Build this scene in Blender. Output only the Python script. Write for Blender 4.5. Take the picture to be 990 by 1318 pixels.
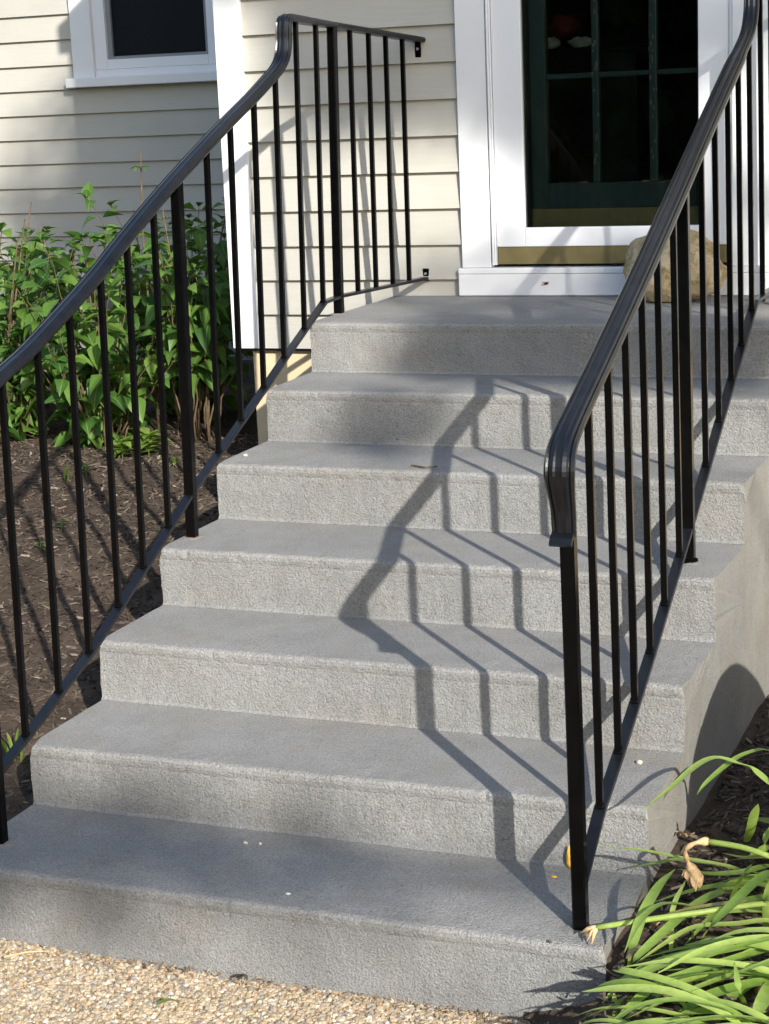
import bpy, bmesh, math, random
from mathutils import Vector, Matrix, noise
R = math.radians
random.seed(7)
for o in list(bpy.data.objects):
    bpy.data.objects.remove(o)
scene = bpy.context.scene
COL = scene.collection

# ------------------------------------------------------------------ camera
CAM_LOC = Vector((2.30435, -3.08831, 1.73040))
YAW, PITCH, ROLL, FPX = -0.385167, -0.221194, -0.043446, 2364.72
_f = Vector((math.sin(YAW) * math.cos(PITCH), math.cos(YAW) * math.cos(PITCH), math.sin(PITCH)))
_r0 = Vector((math.cos(YAW), -math.sin(YAW), 0)); _u0 = _r0.cross(_f)
CR = math.cos(ROLL) * _r0 + math.sin(ROLL) * _u0
CU = -math.sin(ROLL) * _r0 + math.cos(ROLL) * _u0
CF = _f
cd = bpy.data.cameras.new('camera'); cam = bpy.data.objects.new('camera', cd); COL.objects.link(cam)
cd.sensor_fit = 'HORIZONTAL'; cd.sensor_width = 36.0; cd.lens = FPX / 990 * 36
cd.clip_start = 0.05; cd.clip_end = 2000
cam.matrix_world = Matrix(((CR.x, CU.x, -CF.x, CAM_LOC.x), (CR.y, CU.y, -CF.y, CAM_LOC.y), (CR.z, CU.z, -CF.z, CAM_LOC.z), (0, 0, 0, 1)))
scene.camera = cam

# ------------------------------------------------------------------ sky, sun, exposure
SUN_AZ, SUN_EL = 40.8, 25.6          # azimuth from -Y towards +X
world = bpy.data.worlds.new('World'); scene.world = world; world.use_nodes = True
wn = world.node_tree
sky = wn.nodes.new('ShaderNodeTexSky'); sky.sky_type = 'NISHITA'; sky.sun_disc = False
sky.sun_elevation = R(SUN_EL); sky.sun_rotation = R(180 - SUN_AZ)
wn.links.new(sky.outputs[0], wn.nodes['Background'].inputs[0])
wn.nodes['Background'].inputs[1].default_value = 0.15
SUN_DIR = Vector((math.sin(R(SUN_AZ)) * math.cos(R(SUN_EL)), -math.cos(R(SUN_AZ)) * math.cos(R(SUN_EL)), math.sin(R(SUN_EL))))
sd = bpy.data.lights.new('sun', 'SUN'); sd.energy = 4.3; sd.angle = R(0.53); sd.color = (1.0, 0.955, 0.88)
so = bpy.data.objects.new('sun', sd); COL.objects.link(so)
so.rotation_euler = SUN_DIR.to_track_quat('Z', 'Y').to_euler()
vs = scene.view_settings
vs.view_transform = 'Standard'; vs.look = 'None'; vs.gamma = 1.0; vs.use_curve_mapping = False
vs.exposure = 0.72

# ------------------------------------------------------------------ helpers
def at(px, py, axis, val):
    """point of the place seen at pixel (px,py) of the photograph on the plane axis=val"""
    d = CR * ((px - 495) / FPX) - CU * ((py - 659) / FPX) + CF
    t = (val - CAM_LOC[axis]) / d[axis]
    return CAM_LOC + t * d

def root_loc(p):
    while p.parent: p = p.parent
    return p.location

def thing(name, loc, label, cat, group=None):
    o = bpy.data.objects.new(name, None); COL.objects.link(o); o.location = loc
    o.empty_display_size = 0.05
    o['label'] = label; o['category'] = cat
    if group: o['group'] = group
    return o

def tag(o, label=None, cat=None, group=None, kind=None):
    for k, v in (('label', label), ('category', cat), ('group', group), ('kind', kind)):
        if v: o[k] = v
    return o

def mk(name, verts, faces, mat, parent=None, smooth=False, mats=None, fm=None, loc=None):
    """mesh object from WORLD coordinates"""
    off = Vector(root_loc(parent)) if parent else Vector(loc or (0, 0, 0))
    me = bpy.data.meshes.new(name)
    me.from_pydata([(v[0] - off.x, v[1] - off.y, v[2] - off.z) for v in verts], [], faces)
    for m in (mats or [mat]): me.materials.append(m)
    if fm: me.polygons.foreach_set('material_index', fm)
    if smooth: me.polygons.foreach_set('use_smooth', [True] * len(me.polygons))
    me.update()
    o = bpy.data.objects.new(name, me); COL.objects.link(o)
    if parent: o.parent = parent
    else: o.location = off
    return o

class MB:
    def __init__(s): s.v = []; s.f = []; s.m = []
    def add(s, v, f, m=0):
        n = len(s.v); s.v += [tuple(p) for p in v]; s.f += [tuple(i + n for i in q) for q in f]; s.m += [m] * len(f)
    def box(s, a, b, bev=0.0, m=0):
        x0, y0, z0 = a; x1, y1, z1 = b
        if bev <= 0:
            s.add([(x0, y0, z0), (x1, y0, z0), (x1, y1, z0), (x0, y1, z0), (x0, y0, z1), (x1, y0, z1), (x1, y1, z1), (x0, y1, z1)],
                  [(0, 3, 2, 1), (4, 5, 6, 7), (0, 1, 5, 4), (1, 2, 6, 5), (2, 3, 7, 6), (3, 0, 4, 7)], m); return
        bm = bmesh.new(); bmesh.ops.create_cube(bm, size=1)
        for v in bm.verts:
            v.co = Vector((x0 + (v.co.x + .5) * (x1 - x0), y0 + (v.co.y + .5) * (y1 - y0), z0 + (v.co.z + .5) * (z1 - z0)))
        bmesh.ops.bevel(bm, geom=bm.edges[:], offset=bev, segments=2, affect='EDGES', profile=.5)
        bm.verts.index_update()
        s.add([v.co.copy() for v in bm.verts], [[v.index for v in f.verts] for f in bm.faces], m); bm.free()
    def sweep(s, path, prof, side, cap=True, m=0, closed=True, scale=None):
        """profile (a along side, b along up) swept along path"""
        n = len(prof); base = len(s.v)
        P = [Vector(p) for p in path]
        for i, p in enumerate(P):
            t = (P[min(i + 1, len(P) - 1)] - P[max(i - 1, 0)]).normalized()
            sv = Vector(side[i] if isinstance(side, list) else side); sv = (sv - t * sv.dot(t)).normalized()
            up = sv.cross(t).normalized()
            k_ = scale[i] if scale else 1.0
            for a, b in prof: s.v.append(tuple(p + sv * a * k_ + up * b * k_))
        for i in range(len(P) - 1):
            for j in range(n if closed else n - 1):
                k = (j + 1) % n
                s.f.append((base + i * n + j, base + i * n + k, base + (i + 1) * n + k, base + (i + 1) * n + j)); s.m.append(m)
        if cap:
            s.f.append(tuple(base + j for j in reversed(range(n)))); s.m.append(m)
            s.f.append(tuple(base + (len(P) - 1) * n + j for j in range(n))); s.m.append(m)
    def tube(s, path, rad, n=6, m=0):
        P = [Vector(p) for p in path]; base = len(s.v); ref = Vector((.3, .2, 1)).normalized()
        for i, p in enumerate(P):
            t = (P[min(i + 1, len(P) - 1)] - P[max(i - 1, 0)]).normalized()
            a = t.cross(ref)
            if a.length < .05: a = t.cross(Vector((1, 0, 0)))
            a.normalize(); b = t.cross(a)
            r = rad[i] if isinstance(rad, (list, tuple)) else rad
            for j in range(n):
                w = 2 * math.pi * j / n
                s.v.append(tuple(p + (a * math.cos(w) + b * math.sin(w)) * r))
        for i in range(len(P) - 1):
            for j in range(n):
                k = (j + 1) % n
                s.f.append((base + i * n + j, base + i * n + k, base + (i + 1) * n + k, base + (i + 1) * n + j)); s.m.append(m)
        s.f.append(tuple(base + j for j in reversed(range(n)))); s.m.append(m)
        s.f.append(tuple(base + (len(P) - 1) * n + j for j in range(n))); s.m.append(m)
    def build(s, name, mat, parent=None, smooth=False, mats=None, loc=None):
        return mk(name, s.v, s.f, mat, parent, smooth, mats, s.m if mats else None, loc)

def box(name, a, b, mat, parent, bev=0.0):
    m = MB(); m.box(a, b, bev); return m.build(name, mat, parent)

def catmull(pts, n):
    P = [Vector(p) for p in pts]; P = [P[0] * 2 - P[1]] + P + [P[-1] * 2 - P[-2]]
    out = []
    for i in range(1, len(P) - 2):
        for k in range(n):
            t = k / n
            out.append(.5 * ((2 * P[i]) + (P[i + 1] - P[i - 1]) * t + (2 * P[i - 1] - 5 * P[i] + 4 * P[i + 1] - P[i + 2]) * t * t + (3 * P[i] - P[i - 1] - 3 * P[i + 1] + P[i + 2]) * t ** 3))
    out.append(P[-2]); return out

def fbm(p, s=1.0, o=3): return noise.fractal(Vector(p) * s, 1.0, 2.0, o)

# ------------------------------------------------------------------ materials
def new_mat(name):
    m = bpy.data.materials.new(name); m.use_nodes = True
    nt = m.node_tree; return m, nt, nt.nodes['Principled BSDF']

def N(nt, t, **kw):
    n = nt.nodes.new(t)
    for k, v in kw.items(): setattr(n, k, v)
    return n

def noise_ramp(nt, vec, scale, stops, detail=4, rough=.55):
    t = N(nt, 'ShaderNodeTexNoise'); t.inputs['Scale'].default_value = scale; t.inputs['Detail'].default_value = detail; t.inputs['Roughness'].default_value = rough
    nt.links.new(vec, t.inputs['Vector'])
    r = N(nt, 'ShaderNodeValToRGB'); el = r.color_ramp.elements
    while len(el) < len(stops): el.new(.5)
    for e, (p, c) in zip(el, stops): e.position = p; e.color = (*c, 1)
    nt.links.new(t.outputs['Fac'], r.inputs[0]); return r.outputs[0], t.outputs['Fac']

def mixc(nt, a, b, fac, mode='MULTIPLY'):
    m = N(nt, 'ShaderNodeMix', data_type='RGBA', blend_type=mode)
    if isinstance(fac, float): m.inputs[0].default_value = fac
    else: nt.links.new(fac, m.inputs[0])
    for s, x in ((m.inputs[6], a), (m.inputs[7], b)):
        if isinstance(x, tuple): s.default_value = (*x, 1)
        else: nt.links.new(x, s)
    return m.outputs[2]

def bump(nt, bs, layers):
    prev = None
    for h, st, dist in layers:
        b = N(nt, 'ShaderNodeBump'); b.inputs['Strength'].default_value = st; b.inputs['Distance'].default_value = dist
        nt.links.new(h, b.inputs['Height'])
        if prev: nt.links.new(prev, b.inputs['Normal'])
        prev = b.outputs[0]
    nt.links.new(prev, bs.inputs['Normal'])

def pos(nt): return N(nt, 'ShaderNodeNewGeometry').outputs['Position']

def concrete(name, c0, c1, bumps, speck=.25):
    m, nt, bs = new_mat(name); p = pos(nt)
    big, _ = noise_ramp(nt, p, 2.2, [(.3, c0), (.7, c1)], 5)
    sp, f2 = noise_ramp(nt, p, 230, [(.3, (.62, .6, .58)), (.5, (1, 1, 1)), (.72, (1.25, 1.22, 1.18))], 3, .7)
    c = mixc(nt, big, sp, speck * 2)
    st, _ = noise_ramp(nt, p, 9, [(.42, (.8, .79, .77)), (.58, (1, 1, 1))], 6, .65)
    c = mixc(nt, c, st, .33)
    tan, _ = noise_ramp(nt, p, 5.5, [(.5, (1, 1, 1)), (.75, (1.03, .98, .91))], 4, .6)
    c = mixc(nt, c, tan, .8)
    gr, _ = noise_ramp(nt, p, 75, [(.27, (.45, .43, .40)), (.33, (1, 1, 1))], 2, .5)
    c = mixc(nt, c, gr, .45)
    mp = N(nt, 'ShaderNodeMapping'); mp.inputs['Scale'].default_value = (1.0, 1.0, .25); nt.links.new(p, mp.inputs[0])
    dr, _ = noise_ramp(nt, mp.outputs[0], 14, [(.36, (.80, .79, .76)), (.52, (1, 1, 1))], 6, .7)
    c = mixc(nt, c, dr, .28)
    nt.links.new(c, bs.inputs['Base Color']); bs.inputs['Roughness'].default_value = .92; bs.inputs['Specular IOR Level'].default_value = .2
    ls = []
    for sc, st_, di in bumps:
        _, f = noise_ramp(nt, p, sc, [(0, (0, 0, 0)), (1, (1, 1, 1))], 4, .6); ls.append((f, st_, di))
    bump(nt, bs, ls); return m

M = {}
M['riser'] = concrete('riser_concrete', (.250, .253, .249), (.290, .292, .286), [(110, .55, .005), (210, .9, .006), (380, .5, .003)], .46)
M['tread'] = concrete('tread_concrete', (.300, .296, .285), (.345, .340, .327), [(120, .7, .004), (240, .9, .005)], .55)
M['side'] = concrete('side_concrete', (.220, .213, .195), (.270, .260, .236), [(40, .4, .005), (150, .5, .004)], .35)

def plain(name, col, rough=.5, metal=0.0, var=.12, vscale=6, bscale=60, bst=.1, bdist=.001, spec=.5, coat=0.0):
    m, nt, bs = new_mat(name); p = pos(nt)
    c, f = noise_ramp(nt, p, vscale, [(.3, tuple(x * (1 - var) for x in col)), (.7, tuple(min(1, x * (1 + var)) for x in col))], 5)
    nt.links.new(c, bs.inputs['Base Color']); bs.inputs['Roughness'].default_value = rough; bs.inputs['Metallic'].default_value = metal
    bs.inputs['Specular IOR Level'].default_value = spec; bs.inputs['Coat Weight'].default_value = coat
    if bst:
        _, f2 = noise_ramp(nt, p, bscale, [(0, (0, 0, 0)), (1, (1, 1, 1))], 4)
        bump(nt, bs, [(f2, bst, bdist)])
    return m

M['iron'] = plain('black_gloss_paint', (.002, .002, .0023), .16, 0, .3, 30, 220, .2, .0008, .13)
M['rail_iron'] = plain('sky_tinted_black_paint', (.0062, .0068, .0085), .30, 0, .4, 25, 160, .22, .001, .42)  # black paint with the sky's blue sheen put into its base colour
M['white'] = plain('white_paint', (.75, .755, .76), .45, 0, .03, 4, 45, .12, .0012, .4)
M['white_vinyl'] = plain('white_vinyl', (.76, .77, .785), .35, 0, .02, 4, 30, .05, .001, .5)
M['cream'] = plain('foundation_paint', (.62, .50, .32), .8, 0, .12, 5, 40, .3, .003, .2)
M['stonefound'] = plain('left_foundation', (.22, .21, .2), .9, 0, .25, 5, 30, .4, .006, .2)
M['green'] = plain('dark_green_paint', (.015, .041, .036), .4, 0, .2, 8, 60, .15, .001, .5)
M['jamb'] = plain('worn_jamb_paint', (.030, .034, .028), .55, 0, .45, 14, 60, .2, .001, .4)
M['brass'] = plain('aged_brass', (.21, .17, .075), .4, .25, .2, 9, 90, .1, .0006, .5)
M['grey_frame'] = plain('grey_screen_frame', (.22, .23, .24), .5, 0, .05, 6, 40, 0)
M['dark'] = plain('dark_wall_and_gap_shade', (.03, .028, .026), .8, 0, .2, 3, 20, 0)
M['chest'] = plain('dark_wood', (.022, .017, .014), .5, 0, .4, 10, 30, .2, .002)
M['red'] = plain('red_cloth', (.26, .025, .035), .8, 0, .2, 20, 60, .3, .003)
M['paper'] = plain('white_cloth', (.8, .8, .74), .8, 0, .15, 30, 60, .3, .003)
M['rust'] = plain('rust', (.20, .085, .055), .9, 0, .4, 60, 120, .5, .003, .1)
M['screen'] = plain('dark_window_screen', (.006, .007, .009), .5, 0, .2, 3, 60, 0, .001, .15)
M['straw'] = plain('withered_bloom', (.56, .38, .20), .8, 0, .3, 60, 120, .4, .003, .2)
M['petal'] = plain('yellow_petal', (.75, .42, .06), .7, 0, .2, 60, 100, .2, .001, .2)
M['crumb'] = plain('cream_pebble', (.52, .46, .35), .8, 0, .2, 60, 100, .3, .001, .2)
M['twig'] = plain('dry_twig', (.10, .075, .055), .9, 0, .3, 60, 100, .3, .001, .1)
M['stem'] = plain('shrub_stem', (.12, .085, .052), .85, 0, .35, 30, 90, .4, .002, .1)
M['bark'] = plain('bark', (.10, .075, .055), .95, 0, .35, 12, 20, .7, .02, .1)
M['soil'] = plain('dark_soil', (.070, .052, .039), .95, 0, .4, 8, 50, .6, .012, .1)
M['sand'] = plain('gravel_bed', (.30, .22, .14), .95, 0, .35, 30, 120, .6, .006, .1)
M['grass_ground'] = plain('lawn', (.045, .07, .022), .95, 0, .4, 3, 80, .5, .01, .1)
M['roof'] = plain('roof_shingle', (.07, .07, .075), .9, 0, .2, 8, 40, .3, .004, .1)

def siding_mat():
    m, nt, bs = new_mat('clapboard_paint'); p = pos(nt)
    mp = N(nt, 'ShaderNodeMapping'); mp.inputs['Scale'].default_value = (1.2, 1, 26); nt.links.new(p, mp.inputs[0])
    c, _ = noise_ramp(nt, p, 3, [(.3, (.430, .416, .368)), (.7, (.468, .453, .402))], 4)
    g, f = noise_ramp(nt, mp.outputs[0], 7, [(.35, (.93, .93, .92)), (.6, (1, 1, 1))], 5)
    c = mixc(nt, c, g, .6)
    oi = N(nt, 'ShaderNodeObjectInfo'); rr = N(nt, 'ShaderNodeMapRange'); rr.inputs[3].default_value = .95; rr.inputs[4].default_value = 1.03
    nt.links.new(oi.outputs['Random'], rr.inputs[0])
    c = mixc(nt, c, rr.outputs[0], 1.0)
    nt.links.new(c, bs.inputs['Base Color']); bs.inputs['Roughness'].default_value = .55; bs.inputs['Specular IOR Level'].default_value = .3
    bump(nt, bs, [(f, .12, .002)]); return m
M['siding'] = siding_mat()

def glass_mat():
    m, nt, bs = new_mat('window_glass'); nt.nodes.remove(bs)
    tr = N(nt, 'ShaderNodeBsdfTransparent'); tr.inputs[0].default_value = (.82, .85, .84, 1)
    gl = N(nt, 'ShaderNodeBsdfGlossy'); gl.inputs['Roughness'].default_value = .01
    fr = N(nt, 'ShaderNodeFresnel'); fr.inputs[0].default_value = 1.45
    mx = N(nt, 'ShaderNodeMixShader')
    nt.links.new(fr.outputs[0], mx.inputs[0]); nt.links.new(tr.outputs[0], mx.inputs[1]); nt.links.new(gl.outputs[0], mx.inputs[2])
    nt.links.new(mx.outputs[0], nt.nodes['Material Output'].inputs[0]); return m
M['glass'] = glass_mat()

def island_mat(name, stops, rough=.9, bst=.3):
    m, nt, bs = new_mat(name); g = N(nt, 'ShaderNodeNewGeometry')
    r = N(nt, 'ShaderNodeValToRGB'); r.color_ramp.interpolation = 'CONSTANT'; el = r.color_ramp.elements
    while len(el) < len(stops): el.new(.5)
    for e, (p, c) in zip(el, stops): e.position = p; e.color = (*c, 1)
    nt.links.new(g.outputs['Random Per Island'], r.inputs[0])
    v, f = noise_ramp(nt, g.outputs['Position'], 150, [(.3, (.7, .7, .7)), (.7, (1.15, 1.15, 1.15))], 3)
    c = mixc(nt, r.outputs[0], v, .8)
    nt.links.new(c, bs.inputs['Base Color']); bs.inputs['Roughness'].default_value = rough; bs.inputs['Specular IOR Level'].default_value = .2
    return m
M['pebbles'] = island_mat('gravel_pebbles', [(0, (.42, .325, .210)), (.2, (.47, .375, .250)), (.38, (.35, .27, .17)), (.52, (.32, .285, .235)), (.64, (.50, .42, .31)), (.78, (.39, .27, .16)), (.87, (.23, .205, .17)), (.94, (.56, .51, .43))])
M['chips'] = island_mat('mulch_chips', [(0, (.068, .052, .039)), (.3, (.095, .074, .056)), (.5, (.04, .031, .024)), (.66, (.12, .094, .07)), (.86, (.155, .122, .09)), (.965, (.28, .23, .17))])

def leaf_mat(name, dark, light, trans=.35, rough=.45, vein=False):
    m, nt, bs = new_mat(name); g = N(nt, 'ShaderNodeNewGeometry'); oi = N(nt, 'ShaderNodeObjectInfo')
    ad = N(nt, 'ShaderNodeMath', operation='ADD'); nt.links.new(oi.outputs['Random'], ad.inputs[0]); nt.links.new(g.outputs['Random Per Island'], ad.inputs[1])
    fr = N(nt, 'ShaderNodeMath', operation='FRACT'); nt.links.new(ad.outputs[0], fr.inputs[0])
    c0 = mixc(nt, dark, light, fr.outputs[0], 'MIX')
    v, f = noise_ramp(nt, g.outputs['Position'], 60, [(.3, (.8, .82, .8)), (.7, (1.12, 1.1, 1.05))], 4)
    c = mixc(nt, c0, v, .8)
    if vein:
        tc = N(nt, 'ShaderNodeTexCoord'); sx = N(nt, 'ShaderNodeSeparateXYZ'); nt.links.new(tc.outputs['Object'], sx.inputs[0])
        ab = N(nt, 'ShaderNodeMath', operation='ABSOLUTE'); nt.links.new(sx.outputs[0], ab.inputs[0])
        lt = N(nt, 'ShaderNodeMath', operation='LESS_THAN'); nt.links.new(ab.outputs[0], lt.inputs[0]); lt.inputs[1].default_value = .014
        hf = N(nt, 'ShaderNodeMath', operation='MULTIPLY'); nt.links.new(lt.outputs[0], hf.inputs[0]); hf.inputs[1].default_value = .55
        c = mixc(nt, c, (.24, .36, .12), hf.outputs[0], 'MIX')
    nt.links.new(c, bs.inputs['Base Color']); bs.inputs['Roughness'].default_value = rough; bs.inputs['Specular IOR Level'].default_value = .35
    tl = N(nt, 'ShaderNodeBsdfTranslucent'); nt.links.new(mixc(nt, c, (1.1, 1.25, .5), 1.0), tl.inputs[0])
    mx = N(nt, 'ShaderNodeMixShader'); mx.inputs[0].default_value = trans
    nt.links.new(bs.outputs[0], mx.inputs[1]); nt.links.new(tl.outputs[0], mx.inputs[2]); nt.links.new(mx.outputs[0], nt.nodes['Material Output'].inputs[0])
    bump(nt, bs, [(f, .25, .002)]); return m
M['leaf'] = leaf_mat('shrub_leaf', (.038, .105, .022), (.155, .275, .05), vein=True)
M['strap'] = leaf_mat('daffodil_leaf', (.24, .37, .075), (.44, .55, .15), .3, .4)
M['dry_strap'] = leaf_mat('yellowed_leaf', (.34, .30, .10), (.50, .40, .17), .25, .6)
M['sprout'] = leaf_mat('seedling_leaf', (.16, .26, .05), (.26, .36, .08), .4)
M['tree_leaf'] = leaf_mat('tree_leaf', (.045, .08, .025), (.085, .13, .04), .25)

def stone_mat():
    m, nt, bs = new_mat('tan_fieldstone'); p = pos(nt)
    c, f = noise_ramp(nt, p, 14, [(.3, (.33, .235, .135)), (.5, (.50, .39, .245)), (.7, (.60, .52, .39))], 8, .65)
    l, f2 = noise_ramp(nt, p, 32, [(.48, (1, 1, 1)), (.56, (.62, .62, .42)), (.66, (.42, .42, .34))], 6, .7)
    c = mixc(nt, c, l, .8)
    nt.links.new(c, bs.inputs['Base Color']); bs.inputs['Roughness'].default_value = .9; bs.inputs['Specular IOR Level'].default_value = .2
    bump(nt, bs, [(f, .8, .02), (f2, .8, .008)]); return m
M['stone'] = stone_mat()

# ------------------------------------------------------------------ ground
def bed_left(x, y):
    z = .225 * y if y < 1.7 else .3825 + .11 * (1 - math.exp(-(y - 1.7) / .6))
    return max(.0, z) + .03 * fbm((x, y, 0), 1.3) + .012 * fbm((x, y, 3), 6)
def bed_right(x, y):
    return .135 - .025 * max(-.3, min(y, 1.5)) + .02 * fbm((x, y, 7), 1.5) + .010 * fbm((x, y, 9), 7)

def sheet(name, x0, x1, y0, y1, nx, ny, fn, mat):
    v = []; f = []
    for j in range(ny + 1):
        for i in range(nx + 1):
            x = x0 + (x1 - x0) * i / nx; y = y0 + (y1 - y0) * j / ny; v.append((x, y, fn(x, y)))
    for j in range(ny):
        for i in range(nx):
            a = j * (nx + 1) + i; f.append((a, a + 1, a + nx + 2, a + nx + 1))
    return mk(name, v, f, mat, None, True)

tag(mk('ground', [(-400, -400, -.12), (400, -400, -.12), (400, 400, -.12), (-400, 400, -.12)], [(0, 1, 2, 3)], M['grass_ground']), kind='structure')
tag(sheet('gravel_path', -5, 1.62, -6, .06, 90, 80, lambda x, y: -.012 + .012 * fbm((x, y, 0), 2.2), M['sand']), kind='structure')
tag(sheet('mulch_bed', -4.5, .02, .03, 5.02, 120, 130, bed_left, M['soil']), kind='structure')
tag(sheet('mulch_bed', 1.3, 4.2, -1.2, 2.86, 90, 110, lambda x, y: bed_right(x, y) - .16 * max(0, min(1, (1.62 - x) / .3)) * (1 if y < 0 else 0), M['soil']), kind='structure')

def chip_mesh(name, spots, fn, mat, lmin, lmax, flat=.35):
    v = []; f = []
    for x, y in spots:
        z = fn(x, y); L = random.uniform(lmin, lmax); w = L * random.uniform(.12, .34); h = w * random.uniform(.2, .6)
        a = random.uniform(0, 6.283); tl = random.gauss(0, flat)
        ux = Vector((math.cos(a) * math.cos(tl), math.sin(a) * math.cos(tl), math.sin(tl))); uy = Vector((-math.sin(a), math.cos(a), random.gauss(0, .3))).normalized(); uz = ux.cross(uy)
        c = Vector((x, y, z + random.uniform(.0, .006))); b = len(v); k = random.uniform(.5, 1)
        for sx, sy, sz in ((-1, -1, -1), (1, -k, -1), (1, k, -1), (-1, 1, -1), (-1, -k, 1), (k, -k, 1), (1, 1, 1), (-1, k, 1)):
            v.append(tuple(c + ux * sx * L / 2 + uy * sy * w / 2 + uz * sz * h / 2))
        f += [(b, b + 3, b + 2, b + 1), (b + 4, b + 5, b + 6, b + 7), (b, b + 1, b + 5, b + 4), (b + 1, b + 2, b + 6, b + 5), (b + 2, b + 3, b + 7, b + 6), (b + 3, b, b + 4, b + 7)]
    return mk(name, v, f, mat)

sp = [(random.uniform(-2.2, -.02), random.uniform(.1, 3.2)) for _ in range(24000)] + [(random.uniform(-4, -.02), random.uniform(.1, 4.9)) for _ in range(6000)]
tag(chip_mesh('mulch_chips', [p for p in sp if not (p[0] > -.6 and p[1] > 2.7)], bed_left, M['chips'], .006, .032), 'brown bark mulch strewn over the bed left of the steps', 'mulch', kind='stuff')
sp = [(random.uniform(-.5, 1.4), -.004 - .04 * random.random() ** 2) for _ in range(900)]
M['litter'] = island_mat('tan_litter', [(0, (.20, .14, .09)), (.4, (.30, .22, .14)), (.7, (.13, .095, .065)), (.85, (.40, .31, .2))])
tag(chip_mesh('soil_litter', sp, lambda x, y: -.006, M['litter'], .004, .014), 'thin line of soil and bark bits along the bottom riser', 'litter', kind='stuff')
sp = [(random.uniform(1.48, 2.4), random.uniform(-.7, 2.6)) for _ in range(11000)]
tag(chip_mesh('mulch_chips', sp, bed_right, M['chips'], .010, .04), 'dark bark mulch under the daffodils right of the steps', 'mulch', kind='stuff')

def pebble_mesh(name, spots, fn, mat, rmin, rmax):
    bm = bmesh.new(); bmesh.ops.create_icosphere(bm, subdivisions=1, radius=1); bm.verts.index_update()
    V0 = [v.co.copy() for v in bm.verts]; F0 = [tuple(v.index for v in f.verts) for f in bm.faces]; bm.free()
    v = []; f = []
    for x, y in spots:
        r = rmin + (rmax - rmin) * random.random() ** 2
        q = Matrix.Rotation(random.uniform(0, 6.3), 3, 'Z') @ Matrix.Rotation(random.gauss(0, .4), 3, 'X')
        sc = Vector((random.uniform(.75, 1.3), random.uniform(.65, 1.1), random.uniform(.4, .8)))
        c = Vector((x, y, fn(x, y) + r * .25)); b = len(v); ph = random.random() * 50
        for p in V0:
            k = 1 + .55 * noise.noise(p * 1.3 + Vector((ph, 0, 0)))
            v.append(tuple(c + q @ Vector((p.x * sc.x, p.y * sc.y, p.z * sc.z)) * r * k))
        f += [tuple(i + b for i in t) for t in F0]
    return mk(name, v, f, mat)
gz = lambda x, y: -.012 + .012 * fbm((x, y, 0), 2.2)
sp = [(random.uniform(-.5, 1.5), -abs(random.uniform(.0, .62))) for _ in range(42000)] + [(random.uniform(-1.5, 1.6), random.uniform(-1.5, 0)) for _ in range(9000)]
tag(pebble_mesh('gravel_pebbles', sp, gz, M['pebbles'], .0026, .0078), 'tan and grey pea gravel in front of the bottom step', 'gravel', kind='stuff')

# ------------------------------------------------------------------ concrete steps
SY = [-.0094, .3415, .6802, 1.0188, 1.3688, 1.7104, 2.0530]
SZ = [.1596, .3048, .4560, .6086, .7641, .9165, 1.0698]
SX0, SX1, YB = 0.0, 1.4618, 2.80
stairs = thing('concrete_steps', (SX1 / 2, 1.0, 0), 'grey concrete front steps with rough risers climbing to the door', 'steps')
def step(i):
    y0, z1 = SY[i], SZ[i]; z0 = SZ[i - 1] if i else -.10
    yb = (SY[i + 1] + .012) if i < 6 else YB - .002
    prof = []
    nr = 9
    cov = .006 if i else 0
    for k in range(nr + 1):
        zz = z0 + (z1 - .034 - z0) * k / nr
        if k == 0: prof.append((y0 - cov, z0 + (.0006 if i else 0), 'r'))
        elif k == 1: prof.append((y0, z0 + .007, 'r'))
        else: prof.append((y0, zz, 'r'))
    prof += [(y0 + .0005, z1 - .029, 'r'), (y0 - .001, z1 - .024, 'r'), (y0 - .0025, z1 - .016, 'r'), (y0 - .0015, z1 - .008, 'r'), (y0 + .003, z1 - .003, 't'), (y0 + .010, z1 - .0005, 't')]
    nt_ = 8 if i < 6 else 14
    for k in range(1, nt_ + 1):
        prof.append((y0 + .010 + (yb - y0 - .010) * k / nt_, z1, 't'))
    nx = 130; v = []; f = []; fm = []
    n = len(prof)
    for a in range(nx + 1):
        x = SX0 + (SX1 - SX0) * a / nx; edge = min(a, nx - a)
        for k, (y, z, t) in enumerate(prof):
            dy = .0026 * fbm((x * 7, z * 7, i * 3.1), 1.0) + .0014 * fbm((x, z, i), 40) + ((.003 * max(0, fbm((x, 0, i * 5), 16)) + .012 * max(0, fbm((x, 2, i * 5), 21) - .42)) if 11 < k < 16 else 0)
            dz = (.0003 if k > 15 else .0012) * fbm((x * 3, y * 3, i * 1.7), 1.0) + (.0015 * fbm((x, y, i), 30) if 9 < k < 17 else 0)
            if t == 't' and k > 16: dy = 0
            dx = 0
            if edge == 0: dx = .004 * fbm((y * 30, z * 30, i), 1.0) + (.006 if k < n - 1 and 10 < k < 16 else 0) * (1 if a == 0 else -1)
            v.append((x + dx, y + dy, z + (dz if k > 0 else 0)))
    for a in range(nx):
        for k in range(n - 1):
            b = a * n + k
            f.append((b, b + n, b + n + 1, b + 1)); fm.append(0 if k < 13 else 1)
    # end walls and back
    def cap(a, flip):
        b = len(v); x = SX0 if a == 0 else SX1
        v.append((x, yb, z0 - (.0 if i else 0)))
        ids = [a * n + k for k in range(n)] + [b]
        f.append(tuple(ids if flip else reversed(ids))); fm.append(2)
    cap(0, False); cap(nx, True)
    # lower body behind this step, down to the step below
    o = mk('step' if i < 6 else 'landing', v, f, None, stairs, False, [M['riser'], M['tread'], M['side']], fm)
    return o
for i in range(7): step(i)
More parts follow.
